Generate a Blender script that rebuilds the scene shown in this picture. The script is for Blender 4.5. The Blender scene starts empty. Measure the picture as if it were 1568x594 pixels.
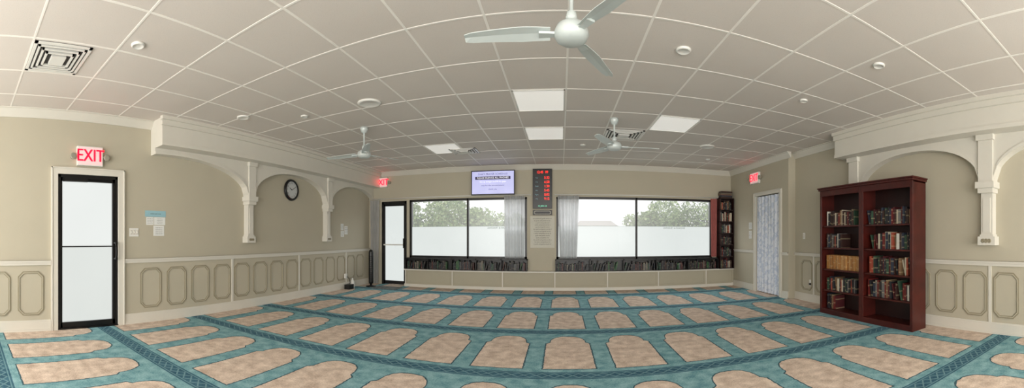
import bpy, bmesh, math, random
from math import sin, cos, pi, sqrt, radians
from mathutils import Vector, Matrix
random.seed(7)
sc = bpy.context.scene
XL, XR, XF, YB, YN, H = -4.93, 4.45, 4.28, 8.9, -3.4, 2.925
YSTEP = 6.25

# ------------------------------------------------------------------ materials
def srgb(r, g, b):
    f = lambda c: (c/255/12.92) if c/255 <= .04045 else ((c/255+.055)/1.055)**2.4
    return (f(r), f(g), f(b), 1)
MATS = {}
def newmat(name):
    m = bpy.data.materials.new(name); m.use_nodes = True
    MATS[name] = m
    return m, m.node_tree, m.node_tree.nodes['Principled BSDF']
def M(nt, op, *args):
    n = nt.nodes.new('ShaderNodeMath'); n.operation = op
    for i, a in enumerate(args):
        if isinstance(a, (int, float)): n.inputs[i].default_value = a
        else: nt.links.new(a, n.inputs[i])
    return n.outputs[0]
def mixc(nt, f, a, b):
    n = nt.nodes.new('ShaderNodeMix'); n.data_type = 'RGBA'
    for idx, v in ((0, f), (6, a), (7, b)):
        if isinstance(v, (int, float, tuple)): n.inputs[idx].default_value = v
        else: nt.links.new(v, n.inputs[idx])
    return n.outputs[2]
def noise(nt, scale, detail=3, vec=None):
    n = nt.nodes.new('ShaderNodeTexNoise'); n.inputs['Scale'].default_value = scale
    n.inputs['Detail'].default_value = detail
    if vec is None:
        g = nt.nodes.new('ShaderNodeNewGeometry'); vec = g.outputs['Position']
    nt.links.new(vec, n.inputs['Vector'])
    return n.outputs['Fac']
def mat(name, col, rough=.6, var=.06, scale=8, metal=0, bump=0, emit=0, spec=None):
    m, nt, p = newmat(name)
    c2 = tuple(max(0, x*(1-var*2)) for x in col[:3])+(1,)
    f = noise(nt, scale)
    out = mixc(nt, f, c2, tuple(min(1, x*(1+var)) for x in col[:3])+(1,))
    nt.links.new(out, p.inputs['Base Color'])
    p.inputs['Roughness'].default_value = rough; p.inputs['Metallic'].default_value = metal
    if spec is not None: p.inputs['Specular IOR Level'].default_value = spec
    if emit:
        nt.links.new(out, p.inputs['Emission Color']); p.inputs['Emission Strength'].default_value = emit
    if bump:
        b = nt.nodes.new('ShaderNodeBump'); b.inputs['Strength'].default_value = bump
        b.inputs['Distance'].default_value = .01
        nt.links.new(noise(nt, scale*12), b.inputs['Height']); nt.links.new(b.outputs[0], p.inputs['Normal'])
    return m
mat('wall_paint', srgb(183, 176, 157), .75, .02, 3, bump=.05)
mat('wainscot_paint', srgb(173, 166, 146), .6, .02, 3)
mat('trim_paint', srgb(212, 208, 197), .45, .02, 5)
mat('panel_line', srgb(142, 134, 112), .6, .03)
mat('tbar', srgb(240, 236, 229), .4, .02)
mat('white_plastic', srgb(225, 224, 218), .35, .02)
mat('fan_metal', srgb(196, 204, 202), .35, .03, metal=.1)
mat('dark_metal', srgb(28, 27, 27), .35, .1, metal=.3)
mat('black_plastic', srgb(14, 14, 15), .35, .1)
mat('vent_dark', srgb(50, 48, 46), .7, .1)
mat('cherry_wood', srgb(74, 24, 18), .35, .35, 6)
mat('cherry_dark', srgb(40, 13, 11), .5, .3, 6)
mat('paper', srgb(225, 226, 222), .8, .02)
mat('paper_blue', srgb(150, 190, 200), .8, .05, 20)
mat('poster_beige', srgb(206, 203, 190), .8, .03, 20)
mat('ink', srgb(80, 80, 74), .8, .1)
mat('clock_face', srgb(190, 192, 190), .4, .03)
mat('exit_panel', srgb(235, 190, 190), .5, .02, emit=.4)
mat('exit_red', srgb(255, 25, 60), .5, .02, emit=1.5)
mat('led_red', srgb(255, 40, 25), .5, .02, emit=1.8)
mat('led_green', srgb(120, 230, 190), .5, .02, emit=.7)
mat('tv_screen', srgb(178, 180, 222), .3, .10, 2.5, emit=.75)
mat('tv_text', srgb(60, 50, 90), .5, .1)
mat('tv_white', srgb(240, 240, 250), .5, .02, emit=.7)
mat('asphalt', srgb(170, 175, 165), .9, .1, 2)
mat('bark', srgb(90, 75, 60), .9, .2)
mat('house_siding', srgb(225, 222, 215), .8, .05)
mat('house_roof', srgb(170, 166, 160), .8, .1)
mat('doormat', srgb(120, 128, 128), .95, .5, 14)
mat('red_cloth', srgb(165, 95, 90), .9, .1)
mat('lamp_lens', srgb(150, 145, 130), .2, .05)
mat('window_text', srgb(150, 168, 158), .6, .05)

# tiles
m, nt, p = newmat('ceiling_tile')
f1 = noise(nt, 1.3, 2); f2 = noise(nt, 160, 2)
a = mixc(nt, f1, srgb(207, 199, 191), srgb(216, 209, 202))
f2b = M(nt, 'MULTIPLY', M(nt, 'GREATER_THAN', f2, .62), .2)
nt.links.new(mixc(nt, f2b, a, srgb(160, 152, 144)), p.inputs['Base Color'])
p.inputs['Roughness'].default_value = .7
mat('light_panel', srgb(240, 238, 232), .4, .02, emit=.42)

# carpet
m, nt, p = newmat('prayer_carpet')
g = nt.nodes.new('ShaderNodeNewGeometry'); s = nt.nodes.new('ShaderNodeSeparateXYZ')
nt.links.new(g.outputs['Position'], s.inputs[0]); X, Y = s.outputs[0], s.outputs[1]
ROW, PIT = 1.54, .70
wob = M(nt, 'MULTIPLY', M(nt, 'SUBTRACT', noise(nt, 22, 2), .5), .022)
vv = M(nt, 'MULTIPLY', M(nt, 'FRACT', M(nt, 'DIVIDE', M(nt, 'ADD', Y, 50*ROW-1.86), ROW)), ROW)
uu = M(nt, 'MULTIPLY', M(nt, 'ABSOLUTE', M(nt, 'SUBTRACT', M(nt, 'FRACT', M(nt, 'ADD', M(nt, 'DIVIDE', M(nt, 'ADD', X, 50*PIT-.08), PIT), .5)), .5)), PIT)
body = M(nt, 'MAXIMUM', M(nt, 'SUBTRACT', uu, .25), M(nt, 'MAXIMUM', M(nt, 'SUBTRACT', .17, vv), M(nt, 'SUBTRACT', vv, 1.06)))
# clipped shoulder
clip = M(nt, 'MULTIPLY', M(nt, 'SUBTRACT', M(nt, 'ADD', uu, vv), 1.26), .7)
body = M(nt, 'MAXIMUM', body, clip)
dx = M(nt, 'DIVIDE', uu, .205); dy = M(nt, 'DIVIDE', M(nt, 'SUBTRACT', vv, 1.08), .24)
dome = M(nt, 'MULTIPLY', M(nt, 'SUBTRACT', M(nt, 'SQRT', M(nt, 'ADD', M(nt, 'POWER', dx, 2.6), M(nt, 'MULTIPLY', dy, dy))), 1), .2)
sd = M(nt, 'ADD', M(nt, 'MINIMUM', body, dome), wob)
n1 = noise(nt, 9, 6); n2 = noise(nt, 70, 3)
nn = M(nt, 'ADD', M(nt, 'MULTIPLY', n1, .6), M(nt, 'MULTIPLY', n2, .4))
nr = nt.nodes.new('ShaderNodeMapRange'); nt.links.new(nn, nr.inputs[0])
nr.inputs[1].default_value = .36; nr.inputs[2].default_value = .64; nnc = nr.outputs[0]
teal = mixc(nt, nnc, srgb(92, 140, 150), srgb(150, 190, 195))
tan = mixc(nt, nnc, srgb(184, 164, 148), srgb(232, 215, 199))
dark = srgb(64, 94, 104)
c = mixc(nt, M(nt, 'LESS_THAN', sd, .014), teal, dark)
c = mixc(nt, M(nt, 'LESS_THAN', sd, 0.0), c, tan)
bd = M(nt, 'MINIMUM', vv, M(nt, 'SUBTRACT', ROW, vv))
band = mixc(nt, nnc, srgb(46, 84, 104), srgb(74, 114, 132))
zig = M(nt, 'ABSOLUTE', M(nt, 'SUBTRACT', M(nt, 'FRACT', M(nt, 'DIVIDE', M(nt, 'ADD', X, 50), .11)), .5))
zg = M(nt, 'LESS_THAN', M(nt, 'ABSOLUTE', M(nt, 'SUBTRACT', M(nt, 'MULTIPLY', zig, .09), bd)), .009)
band = mixc(nt, M(nt, 'MULTIPLY', zg, .5), band, srgb(140, 176, 180))
ln = M(nt, 'LESS_THAN', M(nt, 'ABSOLUTE', M(nt, 'SUBTRACT', bd, .062)), .006)
band = mixc(nt, M(nt, 'MULTIPLY', ln, .6), band, srgb(130, 170, 175))
c = mixc(nt, M(nt, 'LESS_THAN', bd, .085), c, band)
nt.links.new(c, p.inputs['Base Color']); p.inputs['Roughness'].default_value = .95
p.inputs['Specular IOR Level'].default_value = .1
b = nt.nodes.new('ShaderNodeBump'); b.inputs['Strength'].default_value = .25; b.inputs['Distance'].default_value = .01
nt.links.new(noise(nt, 220, 2), b.inputs['Height']); nt.links.new(b.outputs[0], p.inputs['Normal'])

# books
def bookmat(name, cols, band=.3):
    m, nt, p = newmat(name)
    g = nt.nodes.new('ShaderNodeNewGeometry'); r = nt.nodes.new('ShaderNodeValToRGB')
    r.color_ramp.interpolation = 'CONSTANT'
    while len(r.color_ramp.elements) < len(cols): r.color_ramp.elements.new(.5)
    for i, cc in enumerate(cols):
        r.color_ramp.elements[i].position = i/len(cols); r.color_ramp.elements[i].color = srgb(*cc)
    nt.links.new(g.outputs['Random Per Island'], r.inputs[0])
    sp = nt.nodes.new('ShaderNodeSeparateXYZ'); nt.links.new(g.outputs['Position'], sp.inputs[0])
    w = M(nt, 'FRACT', M(nt, 'MULTIPLY', M(nt, 'ADD', sp.outputs[2], M(nt, 'MULTIPLY', g.outputs['Random Per Island'], 3)), 7))
    c = mixc(nt, M(nt, 'MULTIPLY', M(nt, 'LESS_THAN', w, .12), band), r.outputs[0], srgb(205, 190, 150))
    nt.links.new(c, p.inputs['Base Color']); p.inputs['Roughness'].default_value = .5
bookmat('book_covers', [(104, 34, 32), (44, 50, 64), (190, 180, 160), (32, 31, 34), (52, 76, 60), (122, 96, 70), (76, 28, 32), (40, 35, 40), (150, 70, 52), (104, 102, 100), (54, 32, 28), (66, 48, 40), (206, 202, 192), (36, 36, 40)])
bookmat('book_gold', [(176, 130, 78), (160, 112, 62), (186, 142, 90), (150, 105, 60)])
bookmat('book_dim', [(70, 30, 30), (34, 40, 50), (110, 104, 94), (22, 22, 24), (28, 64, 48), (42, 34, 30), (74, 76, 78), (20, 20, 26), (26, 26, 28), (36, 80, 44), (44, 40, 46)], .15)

# frosted film and clear glass with daylight put in as emission / sheers
def film(name, col, strength, tr):
    m, nt, p = newmat(name); nt.nodes.remove(p)
    o = nt.nodes['Material Output']; e = nt.nodes.new('ShaderNodeEmission'); t = nt.nodes.new('ShaderNodeBsdfTransparent')
    g = nt.nodes.new('ShaderNodeBsdfGlossy'); g.inputs['Roughness'].default_value = .25
    nz = noise(nt, 1.5, 2)
    nt.links.new(mixc(nt, nz, tuple(x*.95 for x in col[:3])+(1,), col), e.inputs[0]); e.inputs[1].default_value = strength
    mx = nt.nodes.new('ShaderNodeMixShader'); mx.inputs[0].default_value = tr
    nt.links.new(e.outputs[0], mx.inputs[1]); nt.links.new(t.outputs[0], mx.inputs[2])
    m2 = nt.nodes.new('ShaderNodeMixShader'); m2.inputs[0].default_value = .04
    nt.links.new(mx.outputs[0], m2.inputs[1]); nt.links.new(g.outputs[0], m2.inputs[2]); nt.links.new(m2.outputs[0], o.inputs[0])
film('frosted_film_glow', srgb(234, 240, 237), .98, .12)  # emission stands in for daylight coming through the frosting
film('frosted_door_glow', srgb(238, 242, 238), 1.0, .38)  # door pane given the same daylight glow by emission
film('clear_glass_haze', srgb(255, 255, 255), .9, .86)  # faint white emission paints haze over the view outside
def sheer(name, c1, c2, tr, pscale=0):
    m, nt, p = newmat(name); nt.nodes.remove(p); o = nt.nodes['Material Output']
    d = nt.nodes.new('ShaderNodeBsdfDiffuse'); l = nt.nodes.new('ShaderNodeBsdfTranslucent'); t = nt.nodes.new('ShaderNodeBsdfTransparent')
    f = noise(nt, pscale or 5, 3)
    if pscale: f = M(nt, 'MULTIPLY', M(nt, 'GREATER_THAN', f, .52), .7)
    c = mixc(nt, f, c1, c2); nt.links.new(c, d.inputs[0]); nt.links.new(c, l.inputs[0])
    a = nt.nodes.new('ShaderNodeMixShader'); a.inputs[0].default_value = .45
    nt.links.new(d.outputs[0], a.inputs[1]); nt.links.new(l.outputs[0], a.inputs[2])
    b = nt.nodes.new('ShaderNodeMixShader'); b.inputs[0].default_value = tr
    nt.links.new(a.outputs[0], b.inputs[1]); nt.links.new(t.outputs[0], b.inputs[2]); nt.links.new(b.outputs[0], o.inputs[0])
sheer('grey_sheer', srgb(182, 183, 184), srgb(204, 205, 205), .16)
m, nt, p = newmat('blue_print_curtain')
nt.links.new(mixc(nt, M(nt, 'MULTIPLY', M(nt, 'GREATER_THAN', noise(nt, 16, 3), .52), .6), srgb(216, 221, 230), srgb(168, 182, 206)), p.inputs['Base Color'])
p.inputs['Roughness'].default_value = .85
# foliage
m, nt, p = newmat('foliage')
g = nt.nodes.new('ShaderNodeNewGeometry')
nt.links.new(mixc(nt, g.outputs['Random Per Island'], srgb(104, 134, 80), srgb(182, 200, 142)), p.inputs['Base Color'])
p.inputs['Roughness'].default_value = .8

# ------------------------------------------------------------------ builder
ident = lambda s, n, z: (s, n, z)
WL = lambda s, n, z: (XL+n, s, z)
WR = lambda s, n, z: (XR-n, s, z)
WF = lambda s, n, z: (XF-n, s, z)
WB = lambda s, n, z: (s, YB-n, z)
class B:
    def __init__(self, name, fr=ident):
        self.name = name; self.fr = fr; self.bm = bmesh.new(); self.mats = []
    def mi(self, m):
        if m not in self.mats: self.mats.append(m)
        return self.mats.index(m)
    def hexa(self, pts, m, smooth=False):
        vs = [self.bm.verts.new(self.fr(*q)) for q in pts]; k = self.mi(m)
        for f in ((0,1,2,3),(4,5,6,7),(0,1,5,4),(1,2,6,5),(2,3,7,6),(3,0,4,7)):
            fa = self.bm.faces.new([vs[i] for i in f]); fa.material_index = k
    def box(self, s0, s1, n0, n1, z0, z1, m):
        self.hexa([(s0,n0,z0),(s1,n0,z0),(s1,n1,z0),(s0,n1,z0),(s0,n0,z1),(s1,n0,z1),(s1,n1,z1),(s0,n1,z1)], m)
    def poly(self, pts, n0, n1, m):   # pts in (s,z)
        k = self.mi(m)
        a = [self.bm.verts.new(self.fr(q[0], n0, q[1])) for q in pts]; b = [self.bm.verts.new(self.fr(q[0], n1, q[1])) for q in pts]
        for L in (a, b): self.bm.faces.new(L).material_index = k
        for i in range(len(pts)):
            j = (i+1) % len(pts); self.bm.faces.new((a[i], a[j], b[j], b[i])).material_index = k
    def ring(self, o, i_, n0, n1, m):
        for a in range(len(o)):
            b = (a+1) % len(o)
            self.hexa([(o[a][0],n0,o[a][1]),(o[b][0],n0,o[b][1]),(i_[b][0],n0,i_[b][1]),(i_[a][0],n0,i_[a][1]),
                       (o[a][0],n1,o[a][1]),(o[b][0],n1,o[b][1]),(i_[b][0],n1,i_[b][1]),(i_[a][0],n1,i_[a][1])], m)
    def lathe(self, c, prof, m, seg=28, axis='z'):  # prof (r,h) along axis
        k = self.mi(m); rings = []
        for r, h in prof:
            L = []
            for i in range(seg):
                t = 2*pi*i/seg
                if axis == 'z': q = (c[0]+r*cos(t), c[1]+r*sin(t), c[2]+h)
                elif axis == 'n': q = (c[0]+r*cos(t), c[1]+h, c[2]+r*sin(t))
                else: q = (c[0]+h, c[1]+r*cos(t), c[2]+r*sin(t))
                L.append(self.bm.verts.new(self.fr(*q)))
            rings.append(L)
        for a, b in zip(rings, rings[1:]):
            for i in range(seg):
                j = (i+1) % seg; f = self.bm.faces.new((a[i], a[j], b[j], b[i])); f.material_index = k; f.smooth = True
        for L in (rings[0], rings[-1]): self.bm.faces.new(L).material_index = k
    def sheet(self, s0, s1, z0, z1, n, folds, amp, m, gather=1.0):
        k = self.mi(m); N = folds*8; prev = None
        for i in range(N+1):
            t = i/N; col = []
            for j in range(7):
                v = j/6; w = 1 if v > .9 else gather+(1-gather)*v
                ss = (s0+s1)/2+(s0+(s1-s0)*t-(s0+s1)/2)*w
                nn = n+amp*sin(t*folds*2*pi)*(.6+.4*(1-v))+amp*.3*sin(t*folds*4.7+v*2)
                col.append(self.bm.verts.new(self.fr(ss, nn, z0+(z1-z0)*v)))
            if prev:
                for j in range(6):
                    f = self.bm.faces.new((prev[j], col[j], col[j+1], prev[j+1])); f.material_index = k; f.smooth = True
            prev = col
    def text(self, txt, size, s, n, z, m, flip=1, align='CENTER', width=1.0, ext=.002):
        cu = bpy.data.curves.new('t', 'FONT'); cu.body = txt; cu.size = size; cu.align_x = align; cu.align_y = 'CENTER'; cu.resolution_u = 2
        ob = bpy.data.objects.new('t', cu); sc.collection.objects.link(ob)
        bpy.context.view_layer.update()
        me = bpy.data.meshes.new_from_object(ob.evaluated_get(bpy.context.evaluated_depsgraph_get()))
        bpy.data.objects.remove(ob); k = self.mi(m)
        vs = [self.bm.verts.new(self.fr(s+flip*v.co.x*width, n+ext, z+v.co.y)) for v in me.vertices]
        for pl in me.polygons:
            try: self.bm.faces.new([vs[i] for i in pl.vertices]).material_index = k
            except Exception: pass
        bpy.data.meshes.remove(me)
    def done(self, bevel=0, origin=True, recalc=True):
        if recalc: bmesh.ops.recalc_face_normals(self.bm, faces=self.bm.faces[:])
        me = bpy.data.meshes.new(self.name)
        c = Vector((0, 0, 0))
        if origin:
            xs = [v.co for v in self.bm.verts]
            c = Vector([(min(q[i] for q in xs)+max(q[i] for q in xs))/2 for i in range(2)]+[min(q[2] for q in xs)])
            for v in self.bm.verts: v.co -= c
        self.bm.to_mesh(me); self.bm.free()
        for q in self.mats: me.materials.append(MATS[q])
        ob = bpy.data.objects.new(self.name, me); ob.location = c; sc.collection.objects.link(ob)
        if bevel:
            bv = ob.modifiers.new('bevel', 'BEVEL'); bv.width = bevel; bv.segments = 2; bv.limit_method = 'ANGLE'
        return ob

# ------------------------------------------------------------------ shell
b = B('floor'); b.box(XL-.2, XR+.2, YN-.2, YB+.2, -.1, 0, 'prayer_carpet'); b.done(origin=False)
b = B('ceiling'); b.box(XL-.2, XR+.2, YN-.2, YB+.2, H, H+.1, 'ceiling_tile'); b.done(origin=False)
T = .2
b = B('wall_left', WL)
DL0, DL1, DLH = 1.215, 2.09, 2.09
b.box(YN, DL0, -T, 0, 0, H, 'wall_paint'); b.box(DL1, YB+.2, -T, 0, 0, H, 'wall_paint'); b.box(DL0, DL1, -T, 0, DLH, H, 'wall_paint')
b.done(origin=False)
b = B('wall_back', WB)
D20, D21, W10, W11, W20, W21, WZ0, WZ1 = -4.55, -3.84, -3.76, -.80, -.11, 3.75, .72, 2.18
b.box(XL, D20, -T, 0, 0, H, 'wall_paint'); b.box(D21, W10, -T, 0, 0, H, 'wall_paint')
b.box(D20, D21, -T, 0, 2.16, H, 'wall_paint'); b.box(W10, W11, -T, 0, 0, WZ0, 'wall_paint'); b.box(W10, W11, -T, 0, WZ1, H, 'wall_paint')
b.box(W11, W20, -T, 0, 0, H, 'wall_paint'); b.box(W20, W21, -T, 0, 0, WZ0, 'wall_paint'); b.box(W20, W21, -T, 0, WZ1, H, 'wall_paint')
b.box(W21, XR, -T, 0, 0, H, 'wall_paint'); b.done(origin=False)
b = B('wall_right')
D30, D31, D3H = 6.56, 7.54, 2.16
b.box(XR, XR+T, YN, YSTEP, 0, H, 'wall_paint')
b.box(XF, XR+T, YSTEP, D30, 0, H, 'wall_paint'); b.box(XF, XR+T, D31, YB, 0, H, 'wall_paint'); b.box(XF, XR+T, D30, D31, D3H, H, 'wall_paint')
b.box(XR+.1, XR+T, D30, D31, 0, D3H, 'wall_paint'); b.done(origin=False)  # unseen panel added behind the doorway curtain to stop sky light leaking in
b = B('wall_rear'); b.box(XL, XR, YN-T, YN, 0, H, 'wall_paint'); b.done(origin=False)

# ceiling T-bar grid
GX = [.06+.64*k for k in range(-8, 8) if XL < .06+.64*k < XR]
GY = [4.3+.745*k for k in range(-10, 7) if YN < 4.3+.745*k < YB]
b = B('trim_ceiling_grid')
for x in GX: b.box(x-.0105, x+.0105, YN, YB, H-.003, H+.001, 'tbar')
for y in GY: b.box(XL, XR, y-.009, y+.009, H-.0025, H+.001, 'tbar')
b.done(origin=False)
def cell(x, y):
    x0 = max(g for g in GX if g <= x); y0 = max(g for g in GY if g <= y)
    return x0+.014, x0+.626, y0+.014, y0+.731
for (x, y) in ((-.26, 4.6), (1.66, 5.3), (-.26, 6.1), (-2.2, 6.8)):
    x0, x1, y0, y1 = cell(x, y)
    b = B('ceiling_light_panel'); b.box(x0, x1, y0, y1, H-.004, H+.002, 'light_panel')
    for q in ((x0,x1,y0,y0+.015),(x0,x1,y1-.015,y1),(x0,x0+.015,y0,y1),(x1-.015,x1,y0,y1)): b.box(*q, H-.008, H+.001, 'white_plastic')
    b.done()
def diffuser(x0, x1, y0, y1):
    b = B('air_vent'); w, d = x1-x0, y1-y0
    b.box(x0, x1, y0, y1, H-.004, H+.001, 'vent_dark')
    for k in range(4):
        i = .05*k; z = H-.012-.004*k
        X0, X1, Y0, Y1 = x0+i, x1-i, y0+i*.85, y1-i*.85; t = .034 if k == 0 else .022
        for q in ((X0,X1,Y0,Y0+t*.8),(X0,X1,Y1-t*.8,Y1),(X0,X0+t,Y0,Y1),(X1-t,X1,Y0,Y1)): b.box(*q, z, H-.003, 'white_plastic')
    b.box(x0+w*.35, x1-w*.35, y0+d*.37, y1-d*.37, H-.03, H-.003, 'white_plastic'); b.done()
x0, x1, y0, y1 = cell(-3.46, .95); diffuser(x0+.02, x1-.02, y0+.0, y1-.2)
x0, x1, y0, y1 = cell(1.1, 6.2); diffuser(x0, x1, y0+.05, y1-.08)
diffuser(-2.13, -1.6, 6.95, 7.4)
def disc(name, x, y, r):
    b = B(name); b.lathe((x, y, H), [(r, 0), (r, -.012), (r*.8, -.022), (r*.75, -.018), (.01, -.018)], 'white_plastic', 24)
    b.done()
for q in ((-2.3, 4.15, .15), (2.65, 6.52, .14), (-3.95, 3.55, .09)): disc('ceiling_speaker', *q)
for q in ((-2.97, 1.45, .06), (1.08, 3.22, .07), (2.75, 2.47, .06), (2.78, 3.73, .05), (-3.3, 4.1, .05), (.4, 6.9, .05), (3.1, 7.6, .05)): disc('smoke_detector', *q)

# crown / base / rail
def rail(b, s0, s1, zc=.9):
    b.box(s0, s1, 0, .022, zc-.03, zc+.03, 'trim_paint'); b.box(s0, s1, 0, .036, zc+.008, zc+.03, 'trim_paint')
def base(b, s0, s1):
    b.box(s0, s1, 0, .02, 0, .13, 'trim_paint'); b.box(s0, s1, 0, .03, 0, .025, 'trim_paint'); b.box(s0, s1, 0, .013, .13, .145, 'trim_paint')
def crown(b, s0, s1, n=0, h=.11):
    pts = [(0, -h), (.015, -h), (.03, -h*.8), (.06, -h*.45), (.085, -h*.15), (.1, -.012), (.1, 0), (0, 0)]
    k = b.mi('trim_paint')
    A = [b.bm.verts.new(b.fr(s0, n+q[0], H+q[1])) for q in pts]; C = [b.bm.verts.new(b.fr(s1, n+q[0], H+q[1])) for q in pts]
    b.bm.faces.new(A).material_index = k; b.bm.faces.new(C).material_index = k
    for i in range(len(pts)):
        j = (i+1) % len(pts); b.bm.faces.new((A[i], A[j], C[j], C[i])).material_index = k
for nm, fr, segs in (('left', WL, ((YN, 1.12), (2.19, YB))), ('right', WR, ((YN, YSTEP),)), ('right_alcove', WF, ((YSTEP, 6.48), (7.62, YB)))):
    b = B('baseboard_'+nm, fr)
    for q in segs: base(b, *q)
    b.done(origin=False)
b = B('trim_1', WL); crown(b, YN, 2.62); rail(b, YN, 1.12); rail(b, 2.19, YB); b.done(origin=False)
b = B('trim_2', WR); crown(b, 4.6, YSTEP); rail(b, YN, YSTEP); b.done(origin=False)
b = B('trim_3', WF); crown(b, YSTEP-.1, YB); rail(b, YSTEP, 6.48); rail(b, 7.62, YB); b.done(origin=False)
b = B('trim_4', WB); crown(b, XL, XF); b.done(origin=False)

def octo(s0, s1, z0, z1, c):
    return [(s0+c, z0), (s1-c, z0), (s1, z0+c), (s1, z1-c), (s1-c, z1), (s0+c, z1), (s0, z1-c), (s0, z0+c)]
def panels(name, fr, s0, s1, pitch=.445, w=.35, z0=.21, z1=.79, seam=4, c=.07):
    b = B(name, fr); n = int((s1-s0)//pitch); off = (s1-s0-n*pitch)/2
    for i in range(n):
        a = s0+off+i*pitch+(pitch-w)/2
        b.ring(octo(a, a+w, z0, z1, c), octo(a+.012, a+w-.012, z0+.012, z1-.012, c*.94), 0, .01, 'panel_line')
        b.ring(octo(a+.012, a+w-.012, z0+.012, z1-.012, c*.94), octo(a+.024, a+w-.024, z0+.024, z1-.024, c*.87), 0, .013, 'wainscot_paint')
        b.ring(octo(a+.024, a+w-.024, z0+.024, z1-.024, c*.87), octo(a+.031, a+w-.031, z0+.031, z1-.031, c*.84), 0, .006, 'panel_line')
        if seam and i and i % seam == 0: b.box(s0+off+i*pitch-.02, s0+off+i*pitch+.02, 0, .012, .14, .87, 'trim_paint')
    b.done(origin=False)
panels('trim_5', WL, YN, 1.10); panels('trim_6', WL, 2.22, YB-.1); panels('trim_7', WR, YN, YSTEP-.02)

# soffit beams + arcades
def arcade(name, fr, s0, s1, cols, bays, k_=1.0):
    b = B(name, fr); zb = 2.53
    b.box(s0, s1, 0, .34, zb, H, 'trim_paint')
    b.box(s0-.02, s1, .34, .375, H-.12, H, 'trim_paint'); b.box(s0-.01, s1, .34, .355, zb, zb+.05, 'trim_paint')
    b.box(s0-.035, s1, .34, .41, H-.05, H, 'trim_paint')
    for (a, e, c, hw) in bays:
        N = 36; f = lambda s: 1.97+(2.45-1.97)*sqrt(max(0, 1-min(1, abs((s-c)/hw))**2.2))
        for i in range(N):
            u0, u1 = a+(e-a)*i/N, a+(e-a)*(i+1)/N
            z0_, z1_ = f(u0), f(u1)
            b.hexa([(u0,0,z0_),(u1,0,z1_),(u1,.13,z1_),(u0,.13,z0_),(u0,0,zb),(u1,0,zb),(u1,.13,zb),(u0,.13,zb)], 'trim_paint')
            b.hexa([(u0,.13,z0_),(u1,.13,z1_),(u1,.142,z1_),(u0,.142,z0_),(u0,.13,z0_+.04),(u1,.13,z1_+.04),(u1,.142,z1_+.04),(u0,.142,z0_+.04)], 'trim_paint')
    for c in cols:
        q = k_
        b.box(c-.10*q, c+.10*q, 0, .16, 1.93, zb+.001, 'trim_paint')
        b.box(c-.12*q, c+.12*q, 0, .19, 2.46, 2.529, 'trim_paint')
        b.box(c-.13*q, c+.13*q, 0, .185, 1.86, 1.94, 'trim_paint'); b.box(c-.105*q, c+.105*q, 0, .16, 1.80, 1.86, 'trim_paint')
        b.box(c-.08*q, c+.08*q, 0, .11, 1.25, 1.80, 'trim_paint'); b.box(c-.05*q, c+.05*q, .11, .12, 1.30, 1.74, 'trim_paint')
        b.box(c-.12*q, c+.12*q, 0, .13, 1.14, 1.25, 'trim_paint'); b.box(c-.095*q, c+.095*q, 0, .12, 1.25, 1.275, 'trim_paint')
        for k in (-1, 0, 1): b.lathe((c+k*.045*q, .13, 1.195), [(.028*q, 0), (.026*q, .006), (.012*q, .008), (.008*q, .003)], 'panel_line', 12, 'n')
    b.done(origin=False)
arcade('trim_soffit_left', WL, 2.62, YB, (4.51, 6.85), ((2.62, 4.43, 2.95, 1.48), (4.59, 6.77, 5.68, 1.09), (6.93, 8.9, 8.02, 1.09)), .8)
arcade('trim_soffit_right', WR, YN, 4.66, (4.42, 2.08, -.26), ((2.18, 4.32, 3.25, 1.07), (-.16, 1.98, .91, 1.07), (-2.5, -.36, -1.43, 1.07)))

# ------------------------------------------------------------------ doors
def casing(b, s0, s1, h, w=.09, p=.03, m='trim_paint'):
    b.box(s0-w, s0, .0, p, 0, h+w, m); b.box(s1, s1+w, .0, p, 0, h+w, m); b.box(s0, s1, .0, p, h, h+w, m)
    b.box(s0-w, s0-w+.015, p, p+.012, 0, h+w, m); b.box(s1+w-.015, s1+w, p, p+.012, 0, h+w, m); b.box(s0-w, s1+w, p, p+.012, h+w-.015, h+w, m)
b = B('door_1', WL); casing(b, DL0, DL1, DLH)
s0, s1 = DL0, DL1
b.box(s0, s0+.045, -.08, .0, 0, DLH, 'dark_metal'); b.box(s1-.035, s1, -.08, 0, 0, DLH, 'dark_metal'); b.box(s0, s1, -.08, 0, DLH-.04, DLH, 'dark_metal')
b.box(s0+.045, s0+.07, -.07, -.01, .02, DLH-.04, 'dark_metal'); b.box(s1-.075, s1-.035, -.07, -.01, .02, DLH-.04, 'dark_metal')
b.box(s0+.04, s1-.04, -.07, -.01, DLH-.09, DLH-.04, 'dark_metal'); b.box(s0+.04, s1-.04, -.07, -.01, .01, .09, 'dark_metal')
b.box(s0+.06, s1-.06, -.045, -.04, .08, DLH-.08, 'frosted_door_glow')
b.box(s0+.05, s1-.06, -.02, .035, 1.105, 1.12, 'dark_metal')
b.box(s0+.08, s0+.42, -.01, .05, DLH-.10, DLH-.045, 'dark_metal'); b.box(s0+.3, s1-.1, .02, .035, DLH-.06, DLH-.045, 'dark_metal')
for z in (.93, 1.15): b.box(s1-.065, s1-.04, -.01, .06, z, z+.02, 'dark_metal')
pts = [(.06, .93), (.085, .98), (.09, 1.04), (.085, 1.11), (.06, 1.17)]
for (n0, z0), (n1, z1) in zip(pts, pts[1:]):
    b.hexa([(s1-.065,n0-.01,z0),(s1-.04,n0-.01,z0),(s1-.04,n0+.01,z0),(s1-.065,n0+.01,z0),(s1-.065,n1-.01,z1),(s1-.04,n1-.01,z1),(s1-.04,n1+.01,z1),(s1-.065,n1+.01,z1)], 'dark_metal')
b.box(s0, s1, -.1, .02, 0, .015, 'dark_metal')
b.done()
b = B('door_2', WB); s0, s1 = D20, D21
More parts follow.
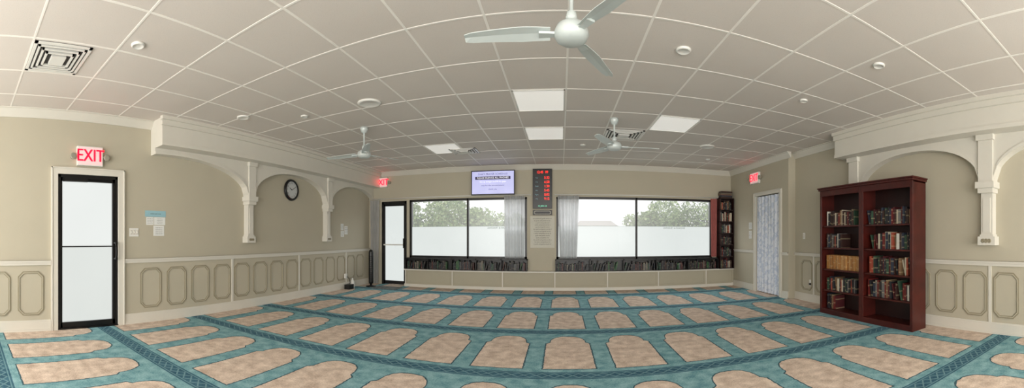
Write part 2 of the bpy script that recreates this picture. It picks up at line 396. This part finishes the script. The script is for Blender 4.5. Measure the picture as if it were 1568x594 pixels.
b.box(s0, s0+.05, -.1, .01, 0, 2.16, 'dark_metal'); b.box(s1-.05, s1, -.1, .01, 0, 2.16, 'dark_metal'); b.box(s0, s1, -.1, .01, 2.09, 2.16, 'dark_metal')
b.box(s0+.05, s0+.08, -.08, -.02, .02, 2.09, 'dark_metal'); b.box(s1-.09, s1-.05, -.08, -.02, .02, 2.09, 'dark_metal')
b.box(s0+.05, s1-.05, -.08, -.02, .01, .10, 'dark_metal'); b.box(s0+.05, s1-.05, -.08, -.02, 2.04, 2.09, 'dark_metal')
b.box(s0+.07, s1-.07, -.055, -.05, .1, 2.05, 'frosted_film_glow'); b.box(s0+.06, s1-.06, -.03, .03, 1.02, 1.05, 'white_plastic')
b.box(s1-.08, s1-.06, -.02, .06, .95, 1.2, 'dark_metal')
b.done()
b = B('door_3', WF); casing(b, D30, D31, D3H, .08)
b.box(D30, D31, -.055, -.04, D3H-.05, D3H-.03, 'white_plastic')
b.box(D30+.02, D31-.02, -.22, -.2, 0, D3H-.02, 'white_plastic'); b.done()
b = B('doorway_curtain', WF); b.sheet(D30+.02, D31-.03, .02, D3H-.02, -.005, 7, .022, 'blue_print_curtain'); b.done(recalc=False)

# windows
def window(name, s0, s1, mull):
    b = B(name, WB); fw = .05
    b.box(s0, s1, -.12, .0, WZ0, WZ0+fw, 'dark_metal'); b.box(s0, s1, -.12, .0, WZ1-fw, WZ1, 'dark_metal')
    for c in (s0+fw/2, s1-fw/2): b.box(c-fw/2, c+fw/2, -.12, 0, WZ0, WZ1, 'dark_metal')
    b.box(mull-.022, mull+.022, -.1, 0, WZ0, WZ1, 'dark_metal')
    for a, e in ((s0+fw, mull-.022), (mull+.022, s1-fw)):
        b.box(a, e, -.065, -.06, WZ0+fw, 1.50, 'frosted_film_glow'); b.box(a, e, -.065, -.06, 1.50, WZ1-fw, 'clear_glass_haze')
        b.box(a, e, -.06, -.055, 1.494, 1.50, 'window_text')
    b.text('BAZAAR & TRADING', .06, s0+(mull-s0)*1.5, -.055, 1.455, 'window_text', flip=-1)
    b.done()
window('window_1', W10, W11, -2.24); window('window_2', W20, W21, 1.80)
for q in ((-4.85, -4.58, .02, 2.2, 3, .8), (-1.33, -.84, .74, 2.2, 6, .95), (-.08, .42, .74, 2.2, 6, .8)):
    b = B('window_curtain', WB); b.sheet(q[0], q[1], q[2], q[3], .09, q[4], .03, 'grey_sheer', q[5])
    b.done(recalc=False)
b = B('window_curtain', WB); b.sheet(3.68, 3.86, .74, 2.2, .07, 3, .02, 'red_cloth', .8); b.done(recalc=False)
b = B('curtain_rod', WB)
b.lathe((-4.9, .07, 2.225), [(.012, 0), (.012, 4.2)], 'white_plastic', 10, 'x'); b.lathe((-.15, .07, 2.225), [(.012, 0), (.012, 4.05)], 'white_plastic', 10, 'x'); b.done()

# bench under windows
b = B('window_bench', WB)
b.box(-3.82, XF, 0, .16, 0, .41, 'wainscot_paint'); b.box(-3.84, XF, 0, .19, .41, .44, 'trim_paint'); b.box(-3.83, XF, .16, .18, 0, .07, 'trim_paint')
x = -3.8
while x < 4.1:
    e = min(x+1.2, XF-.02)
    b.ring(octo(x+.03, e-.03, .10, .38, .001), octo(x+.042, e-.042, .112, .368, .001), .16, .168, 'wainscot_paint'); b.box(x-.012, x+.012, .16, .17, .07, .41, 'trim_paint'); x += 1.22
b.done()
def bookrow(b, s0, s1, n0, z0, hmin, hmax, m, fill=1.0, tmin=.015, tmax=.04, depth=.15, lean=0):
    s = s0; end = s0+(s1-s0)*fill
    while s < end-.02:
        t = random.uniform(tmin, tmax); h = random.uniform(hmin, hmax); dd = depth*random.uniform(.85, 1)
        k = 0
        if random.random() < lean: k = random.uniform(.02, .06)
        b.hexa([(s,n0,z0),(s+t,n0,z0),(s+t,n0+dd,z0),(s,n0+dd,z0),(s+k,n0,z0+h),(s+t+k,n0,z0+h),(s+t+k,n0+dd,z0+h),(s+k,n0+dd,z0+h)], m)
        s += t+.002+k
for a, e in ((-3.8, W11+.02), (W20-.02, 3.84)):
    b = B('window_sill_bookshelf', WB)
    b.box(a, e, 0, .01, .44, .72, 'black_plastic'); b.box(a, e, 0, .2, .695, .72, 'dark_metal'); b.box(a, e, 0, .2, .44, .455, 'dark_metal')
    n = 5
    for i in range(n+1):
        s = a+(e-a-.02)*i/n; b.box(s, s+.02, 0, .2, .44, .72, 'dark_metal')
    b.done()
    b = B('row_of_books', WB)
    for i in range(n):
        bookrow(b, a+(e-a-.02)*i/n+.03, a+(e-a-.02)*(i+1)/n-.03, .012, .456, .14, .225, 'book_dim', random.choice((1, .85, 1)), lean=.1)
    b.done()

# corner bookshelf
b = B('corner_bookshelf', WB); s0, s1 = 3.87, 4.26; z0, z1 = .44, 2.22
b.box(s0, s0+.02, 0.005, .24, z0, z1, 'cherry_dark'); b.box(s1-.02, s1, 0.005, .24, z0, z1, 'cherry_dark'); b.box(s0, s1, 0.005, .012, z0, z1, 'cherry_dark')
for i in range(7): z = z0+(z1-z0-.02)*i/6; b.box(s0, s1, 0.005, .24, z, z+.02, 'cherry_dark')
b.done()
b = B('row_of_books', WB)
for i in range(6): bookrow(b, s0+.025, s1-.04, .03, z0+(z1-z0-.02)*i/6+.021, .17, .24, 'book_covers', .95, depth=.19)
for i in range(5): b.box(s0+.03+random.uniform(0, .04), s1-.03-random.uniform(0, .05), .03, .2, z1+.001+i*.035, z1+.034+i*.035, 'book_covers')
b.done()

# tall twin bookcase on the right
BX0, BX1, BZ = 2.96, 4.85, 2.02
fr = WR; D0, D1 = .195, .48
b = B('bookcase', fr)
for (a, e) in ((BX0, (BX0+BX1)/2), ((BX0+BX1)/2, BX1)):
    b.box(a, a+.025, D0, D1, 0, BZ-.03, 'cherry_wood'); b.box(e-.025, e, D0, D1, 0, BZ-.03, 'cherry_wood')
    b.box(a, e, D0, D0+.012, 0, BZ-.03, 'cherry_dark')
    b.box(a, e, D0, D1, BZ-.05, BZ-.02, 'cherry_wood')
    b.box(a+.02, e-.02, D0, D1-.015, 0, .075, 'cherry_wood')
    b.box(a, a+.045, D1, D1+.018, 0, BZ-.03, 'cherry_wood'); b.box(e-.045, e, D1, D1+.018, 0, BZ-.03, 'cherry_wood')
    b.box(a+.045, e-.045, D1, D1+.018, BZ-.12, BZ-.03, 'cherry_wood'); b.box(a+.045, e-.045, D1, D1+.018, 0, .08, 'cherry_wood')
    for z in (.36, .70, 1.05, 1.40): b.box(a+.025, e-.025, D0, D1-.01, z, z+.022, 'cherry_wood')
b.box(BX0-.02, BX1+.02, D0, D1+.04, BZ-.03, BZ, 'cherry_wood'); b.box(BX0-.035, BX1+.035, D0, D1+.055, BZ, BZ+.02, 'cherry_wood')
b.done(bevel=.003)
b = B('row_of_books', fr); mid = (BX0+BX1)/2
for z, f, m, hh in ((1.423, .86, 'book_covers', (.19, .24)), (1.073, .84, 'book_covers', (.19, .25)), (.723, .86, 'book_covers', (.2, .25)), (.383, .88, 'book_covers', (.2, .26))):
    bookrow(b, BX0+.06, mid-.05, .22, z, hh[0], hh[1], m, f+.1, depth=.21, lean=.12)
for z, f, m, hh in ((1.423, .8, 'book_covers', (.19, .25)), (1.073, .45, 'book_covers', (.17, .23)), (.723, .93, 'book_gold', (.22, .225)), (.383, .86, 'book_covers', (.18, .22))):
    L = (BX1-.06-mid-.05)*f
    bookrow(b, BX1-.06-L, BX1-.06, .22, z, hh[0], hh[1], m, 1, depth=.21, lean=.05 if m != 'book_gold' else 0)
bookrow(b, BX1-.3, BX1-.06, .22, .077, .2, .25, 'book_covers', 1, depth=.2, lean=.4)
b.done()

# ------------------------------------------------------------------ signs, tv, boards
def exit_sign(fr, s, z, flip, w=.33, h=.22):
    b = B('exit_sign', fr)
    b.box(s-w/2, s+w/2, .0, .06, z-h/2, z+h/2, 'white_plastic'); b.box(s-w/2+.012, s+w/2-.012, .06, .064, z-h/2+.012, z+h/2-.012, 'exit_panel')
    for o in (-.004, 0, .004): b.text('EXIT', h*.9, s+o, .066, z, 'exit_red', flip, width=.82)
    for k in (-1, 1):
        c = s+k*(w/2+.06)
        b.box(min(s+k*w/2, c), max(s+k*w/2, c), .02, .04, z-.01, z+.01, 'white_plastic')
        b.lathe((c, .02, z-.01), [(.025, 0), (.04, .01), (.045, .05), (.035, .055), (.01, .05)], 'lamp_lens', 16, 'n')
    b.done()
exit_sign(WL, 1.66, 2.34, 1, .36, .26); exit_sign(WB, -4.52, 2.66, 1, .3, .25); exit_sign(WF, 7.55, 2.58, -1, .36, .25)

b = B('television', lambda s, n, z: WB(s, n+.12, z)); s0, s1, z0, z1 = -2.11, -1.07, 2.22, 2.80
b.box(s0, s1, .0, .05, z0, z1, 'black_plastic'); b.box(s0+.2, s1-.2, -.115, 0, z0+.15, z1-.15, 'dark_metal')
b.box(s0+.022, s1-.022, .05, .053, z0+.03, z1-.022, 'tv_screen')
for i, (t, sz) in enumerate((('DAILY PRAYER SCHEDULE', .06), ('PLEASE SILENCE ALL PHONES', .058), ('line up straight and fill the gaps', .05), ('wait for the announcement', .05), ('thank you', .05))):
    zz = z1-.09-i*.088
    if i == 1: b.box(s0+.1, s1-.1, .053, .054, zz-.035, zz+.035, 'tv_text'); b.text(t, sz, (s0+s1)/2, .055, zz, 'tv_white')
    else: b.text(t, sz, (s0+s1)/2, .055, zz, 'tv_text' if i != 2 else 'tv_white')
b.done()
b = B('led_prayer_clock', WB); s0, s1, z0, z1 = -.66, -.21, 1.9, 2.83
b.box(s0, s1, .0, .06, z0, z1, 'black_plastic'); b.ring([(s0,z0),(s1,z0),(s1,z1),(s0,z1)], [(s0+.015,z0+.015),(s1-.015,z0+.015),(s1-.015,z1-.015),(s0+.015,z1-.015)], .06, .068, 'dark_metal')
b.text('12:45  09', .085, -.435, .063, z1-.08, 'led_red', width=.85)
for i, t in enumerate(('5:32', '6:58', '1:30', '5:45', '8:02', '9:15')):
    zz = z1-.21-i*.098; b.text(t, .085, -.33, .063, zz, 'led_red', width=.85); b.text(('Fajr', 'Sun', 'Zuhr', 'Asr', 'Mgrb', 'Isha')[i], .04, -.565, .063, zz, 'paper_blue')
b.text('12 JAN 24', .05, -.435, .063, z0+.06, 'led_green'); b.done()
b = B('wall_poster', WB); s0, s1, z0, z1 = -.72, -.15, .98, 1.87
b.box(s0, s1, 0, .012, z0, z1-.14, 'poster_beige'); b.box(s0+.06, s1-.06, 0, .025, z1-.12, z1, 'dark_metal')
b.ring(octo(s0+.09, s1-.09, z1-.10, z1-.02, .02), octo(s0+.1, s1-.1, z1-.09, z1-.03, .02), .025, .03, 'poster_beige')
for i in range(13): b.text('the quick and gentle words of peace'[i % 5:30-(i*3) % 7], .036, (s0+s1)/2, .013, z1-.2-i*.05, 'ink')
b.done()
b = B('wall_clock', WL); c = (5.69, .0, 2.17)
b.lathe(c, [(.2, 0), (.215, .02), (.205, .045), (.17, .05), (.168, .03)], 'black_plastic', 40, 'n')
b.lathe((c[0], .02, c[2]), [(.17, 0), (.17, .012)], 'clock_face', 40, 'n')
b.lathe((c[0], .031, c[2]), [(.168, 0), (.168, .003)], 'clock_face', 40, 'n')
for i in range(12):
    a = 2*pi*i/12; b.text(str((i or 12)), .045, c[0]+.135*sin(a), .036, c[2]+.135*cos(a), 'ink')
for L, a, w in ((.08, radians(300), .008), (.125, radians(60), .005)):
    dx_, dz_ = sin(a), cos(a); px, pz = cos(a)*w, -sin(a)*w
    b.poly([(c[0]-px, c[2]-pz), (c[0]+px, c[2]+pz), (c[0]+dx_*L+px*.4, c[2]+dz_*L+pz*.4), (c[0]+dx_*L-px*.4, c[2]+dz_*L-pz*.4)], .037, .041, 'black_plastic')
b.done()
def notice(fr, s0, s1, z0, z1, m='paper', lines=4, flip=1):
    b = B('paper_notice', fr); b.box(s0, s1, 0.001, .004, z0, z1, m)
    h = (z1-z0)/(lines+1)
    for i in range(lines): b.text('notice text row', h*.62, (s0+s1)/2, .004, z1-h*(i+1), 'ink', flip, width=min(1, (s1-s0)/(h*4.6)))
    b.done()
notice(WL, 2.52, 2.87, 1.54, 1.63, 'paper_blue', 1); notice(WL, 2.54, 2.66, 1.42, 1.535); notice(WL, 2.67, 2.86, 1.42, 1.535)
notice(WL, 2.66, 2.84, 1.26, 1.41)
notice(WL, 7.5, 7.62, 1.4, 1.55); notice(WL, 7.66, 7.8, 1.3, 1.5); notice(WL, 7.5, 7.64, 1.24, 1.38)
notice(WF, 7.75, 7.9, 1.42, 1.58, flip=-1); notice(WF, 7.76, 7.9, 1.2, 1.38, flip=-1)
def switch(fr, s, z, gang=1):
    b = B('light_switch', fr); w = .04*gang+.03
    b.box(s-w/2, s+w/2, 0, .008, z-.06, z+.06, 'white_plastic')
    for i in range(gang): c = s+(i-(gang-1)/2)*.046; b.box(c-.016, c+.016, .008, .013, z-.034, z+.034, 'trim_paint'); b.box(c-.005, c+.005, .013, .022, z-.01, z+.012, 'white_plastic')
    b.done(bevel=.002)
switch(WL, 2.34, 1.31, 3); switch(WR, 5.95, 1.26, 1)

# ------------------------------------------------------------------ fans
def fan(x, y, z, ang, L=.66):
    b = B('ceiling_fan')
    b.lathe((x, y, 0), [(.0, H), (.06, H), (.062, H-.03), (.04, H-.08), (.016, H-.09), (.013, H-.1), (.013, z+.14), (.03, z+.13), (.038, z+.09), (.03, z+.075), (.05, z+.065), (.09, z+.045), (.105, z+.015), (.108, z-.01), (.095, z-.035), (.07, z-.052), (.02, z-.058), (.001, z-.058)], 'fan_metal', 32)
    for k in range(3):
        a = ang+k*2*pi/3; R = Matrix.Rotation(a, 3, 'Z')
        def P(r, w, dz): return tuple(R @ Vector((r, w, 0)) + Vector((x, y, z+dz)))
        b.hexa([P(.08,-.02,-.012),P(.2,-.028,-.012),P(.2,.028,-.012),P(.08,.02,-.012),P(.08,-.02,.002),P(.2,-.028,.002),P(.2,.028,.002),P(.08,.02,.002)], 'fan_metal')
        N = 12; prev = None; km = b.mi('fan_metal')
        for i in range(N+1):
            t = i/N; r = .13+(L-.13)*t; hw = (.045+.025*min(1, t*3))*(1-.42*t)
            if t > .93: hw *= .7
            tw = .016*(1-.5*t); cb = .008
            ring_ = [b.bm.verts.new(P(r, -hw, -tw)), b.bm.verts.new(P(r, 0, cb)), b.bm.verts.new(P(r, hw, tw)), b.bm.verts.new(P(r, hw, tw-.004)), b.bm.verts.new(P(r, 0, cb-.006)), b.bm.verts.new(P(r, -hw, -tw-.004))]
            if prev:
                for j in range(6):
                    f = b.bm.faces.new((prev[j], prev[(j+1) % 6], ring_[(j+1) % 6], ring_[j])); f.material_index = km
            else: b.bm.faces.new(ring_).material_index = km
            prev = ring_
        b.bm.faces.new(prev).material_index = km
    b.done()
fan(.064, 2.32, 2.49, radians(182)); fan(-2.89, 5.05, 2.51, radians(184)); fan(.755, 5.33, 2.53, radians(2))

# ------------------------------------------------------------------ corner things
b = B('tower_speaker')
b.lathe((-4.55, 8.3, 0), [(.13, 0), (.13, .02), (.04, .035), (.03, .04), (.03, .08)], 'black_plastic', 24)
b.lathe((-4.55, 8.3, 0), [(.02, .07), (.055, .08), (.06, .12), (.06, .85), (.05, .9), (.02, .92)], 'black_plastic', 24)
for i in range(12): b.lathe((-4.55, 8.3, .2+i*.05), [(.062, 0), (.064, .01), (.062, .02)], 'dark_metal', 24)
b.done()
b = B('power_strip_box')
b.box(-4.86, -4.72, 7.55, 7.75, 0.0, .11, 'black_plastic'); b.lathe((-4.82, 7.85, 0), [(.05, 0), (.055, .03), (.05, .16), (.02, .2), (.02, .24)], 'white_plastic', 16)
b.box(-4.9, -4.86, 7.6, 7.68, .25, .36, 'white_plastic')
pts = [(-4.88, 7.64, .3), (-4.8, 7.66, .25), (-4.79, 7.7, .15), (-4.8, 7.68, .1)]
for p0, p1 in zip(pts, pts[1:]):
    b.hexa([(p0[0]-.006,p0[1],p0[2]),(p0[0]+.006,p0[1],p0[2]),(p0[0]+.006,p0[1]+.012,p0[2]),(p0[0]-.006,p0[1]+.012,p0[2]),(p1[0]-.006,p1[1],p1[2]),(p1[0]+.006,p1[1],p1[2]),(p1[0]+.006,p1[1]+.012,p1[2]),(p1[0]-.006,p1[1]+.012,p1[2])], 'black_plastic')
b.done()
b = B('doormat'); b.box(-4.4, -3.75, 8.0, 8.45, 0, .012, 'doormat')
for i in range(12): b.box(-4.38, -3.77, 8.02+i*.035, 8.04+i*.035, .012, .016, 'doormat')
b.done()
b = B('power_outlet', WR); b.box(5.7, 5.78, 0, .008, .3, .42, 'white_plastic'); b.box(5.72, 5.76, .008, .03, .32, .36, 'black_plastic'); b.done()

# ------------------------------------------------------------------ outdoors
b = B('ground'); b.box(-60, 60, 9.12, 90, -.25, -.15, 'asphalt'); b.box(-60, -5.15, -30, 9.12, -.25, -.15, 'asphalt'); b.done(origin=False)
def tree(x, y, h, r, n=2400):
    b = B('tree'); b.lathe((x, y, -.15), [(.14, 0), (.1, h*.4), (.05, h*.75)], 'bark', 10)
    k = b.mi('foliage')
    blobs = [(random.uniform(-.6, .6)*r, random.uniform(-.6, .6)*r, h*.68+random.uniform(-.3, .22)*h, random.uniform(.4, .7)*r) for _ in range(10)]
    for i in range(n):
        q = random.choice(blobs); v = Vector((random.gauss(0, 1), random.gauss(0, 1), random.gauss(0, 1))).normalized()*q[3]*random.uniform(.6, 1)
        c = Vector((x+q[0], y+q[1], q[2]))+v
        if c.z > h+.25: c.z -= random.uniform(.3, .8)
        u = Vector((random.gauss(0, 1), random.gauss(0, 1), random.gauss(0, 1))).normalized(); w = u.orthogonal().normalized(); sz = random.uniform(.08, .17)
        f = b.bm.faces.new([b.bm.verts.new(c+u*sz), b.bm.verts.new(c+w*sz*.6), b.bm.verts.new(c-u*sz), b.bm.verts.new(c-w*sz*.6)]); f.material_index = k
    b.done(recalc=False)
for q in ((-12.5, 24, 4.0, 2.2), (-10.4, 25, 4.2, 2.3), (-8.2, 25, 3.9, 2.2), (-6.0, 26, 3.3, 1.8), (-3.6, 27, 2.7, 1.5), (5.8, 27, 2.8, 1.6), (8.2, 26, 3.5, 2.1), (10.6, 25, 4.1, 2.3), (13, 24, 3.9, 2.2), (-15, 24, 4.1, 2.2)):
    tree(*q)
b = B('house'); b.box(1.2, 4.6, 30, 34, -.15, 1.9, 'house_siding'); b.hexa([(1.0,29.8,1.9),(4.8,29.8,1.9),(4.8,34.2,1.9),(1.0,34.2,1.9),(1.6,31.9,2.6),(4.2,31.9,2.6),(4.2,32.1,2.6),(1.6,32.1,2.6)], 'house_roof'); b.done()
b = B('house'); b.box(-5.5, 0, 34, 38, -.15, 2.0, 'house_siding'); b.hexa([(-5.7,33.8,2.0),(.2,33.8,2.0),(.2,38.2,2.0),(-5.7,38.2,2.0),(-5,35.9,2.8),(-.6,35.9,2.8),(-.6,36.1,2.8),(-5,36.1,2.8)], 'house_roof'); b.done()

# ------------------------------------------------------------------ light
w = bpy.data.worlds.new('overcast_sky'); sc.world = w; w.use_nodes = True
nt = w.node_tree; bg = nt.nodes['Background']
tc = nt.nodes.new('ShaderNodeTexCoord'); nz = nt.nodes.new('ShaderNodeTexNoise'); nz.inputs['Scale'].default_value = 2.5
nt.links.new(tc.outputs['Generated'], nz.inputs['Vector'])
nt.links.new(mixc(nt, nz.outputs['Fac'], srgb(238, 242, 246), srgb(255, 254, 250)), bg.inputs[0]); bg.inputs[1].default_value = 1.3
def area(name, loc, rot, sx, sy, power, col=(1, 1, 1)):
    l = bpy.data.lights.new(name, 'AREA'); l.shape = 'RECTANGLE'; l.size = sx; l.size_y = sy; l.energy = power; l.color = col
    o = bpy.data.objects.new(name, l); o.location = loc; o.rotation_euler = rot; sc.collection.objects.link(o); return o
area('rear_fill_light', (-.2, YN+.35, 1.4), (radians(103), 0, 0), 8.6, 2.4, 560, (1, .975, .94))  # added fill light behind the camera; the rear wall has no windows
area('sky_light', (0, 10.6, 3.6), (radians(-60), 0, 0), 9, 2, 500, (.95, .98, 1))

# ------------------------------------------------------------------ camera (cylindrical panorama)
cd = bpy.data.cameras.new('panorama_camera'); cam = bpy.data.objects.new('panorama_camera', cd); sc.collection.objects.link(cam)
cam.location = (0, 0, 1.25); cam.rotation_euler = (radians(90), 0, 0); sc.camera = cam
cd.clip_start = .05; cd.clip_end = 300; cd.type = 'PANO'
ZX0, ZX1, ZY0, ZY1 = 0, 1568, 0, 594
F = 580.0; u0, u1, v1, v0 = (ZX0-859)/F, (ZX1-859)/F, (362-ZY0)/F, (362-ZY1)/F
def setp(name, val):
    for tgt in (cd, getattr(cd, 'cycles', None)):
        try:
            setattr(tgt, name, val); return True
        except Exception as ex: err = ex
    print('FAILED', name, err); return False
if setp('panorama_type', 'CENTRAL_CYLINDRICAL'):
    setp('central_cylindrical_range_u_min', u0); setp('central_cylindrical_range_u_max', u1)
    setp('central_cylindrical_range_v_min', v0); setp('central_cylindrical_range_v_max', v1); setp('central_cylindrical_radius', 1.0)
else:
    setp('panorama_type', 'EQUIRECTANGULAR')
    setp('longitude_min', u0); setp('longitude_max', u1); setp('latitude_min', math.atan(v0)); setp('latitude_max', math.atan(v1))
sc.view_settings.view_transform = 'Standard'
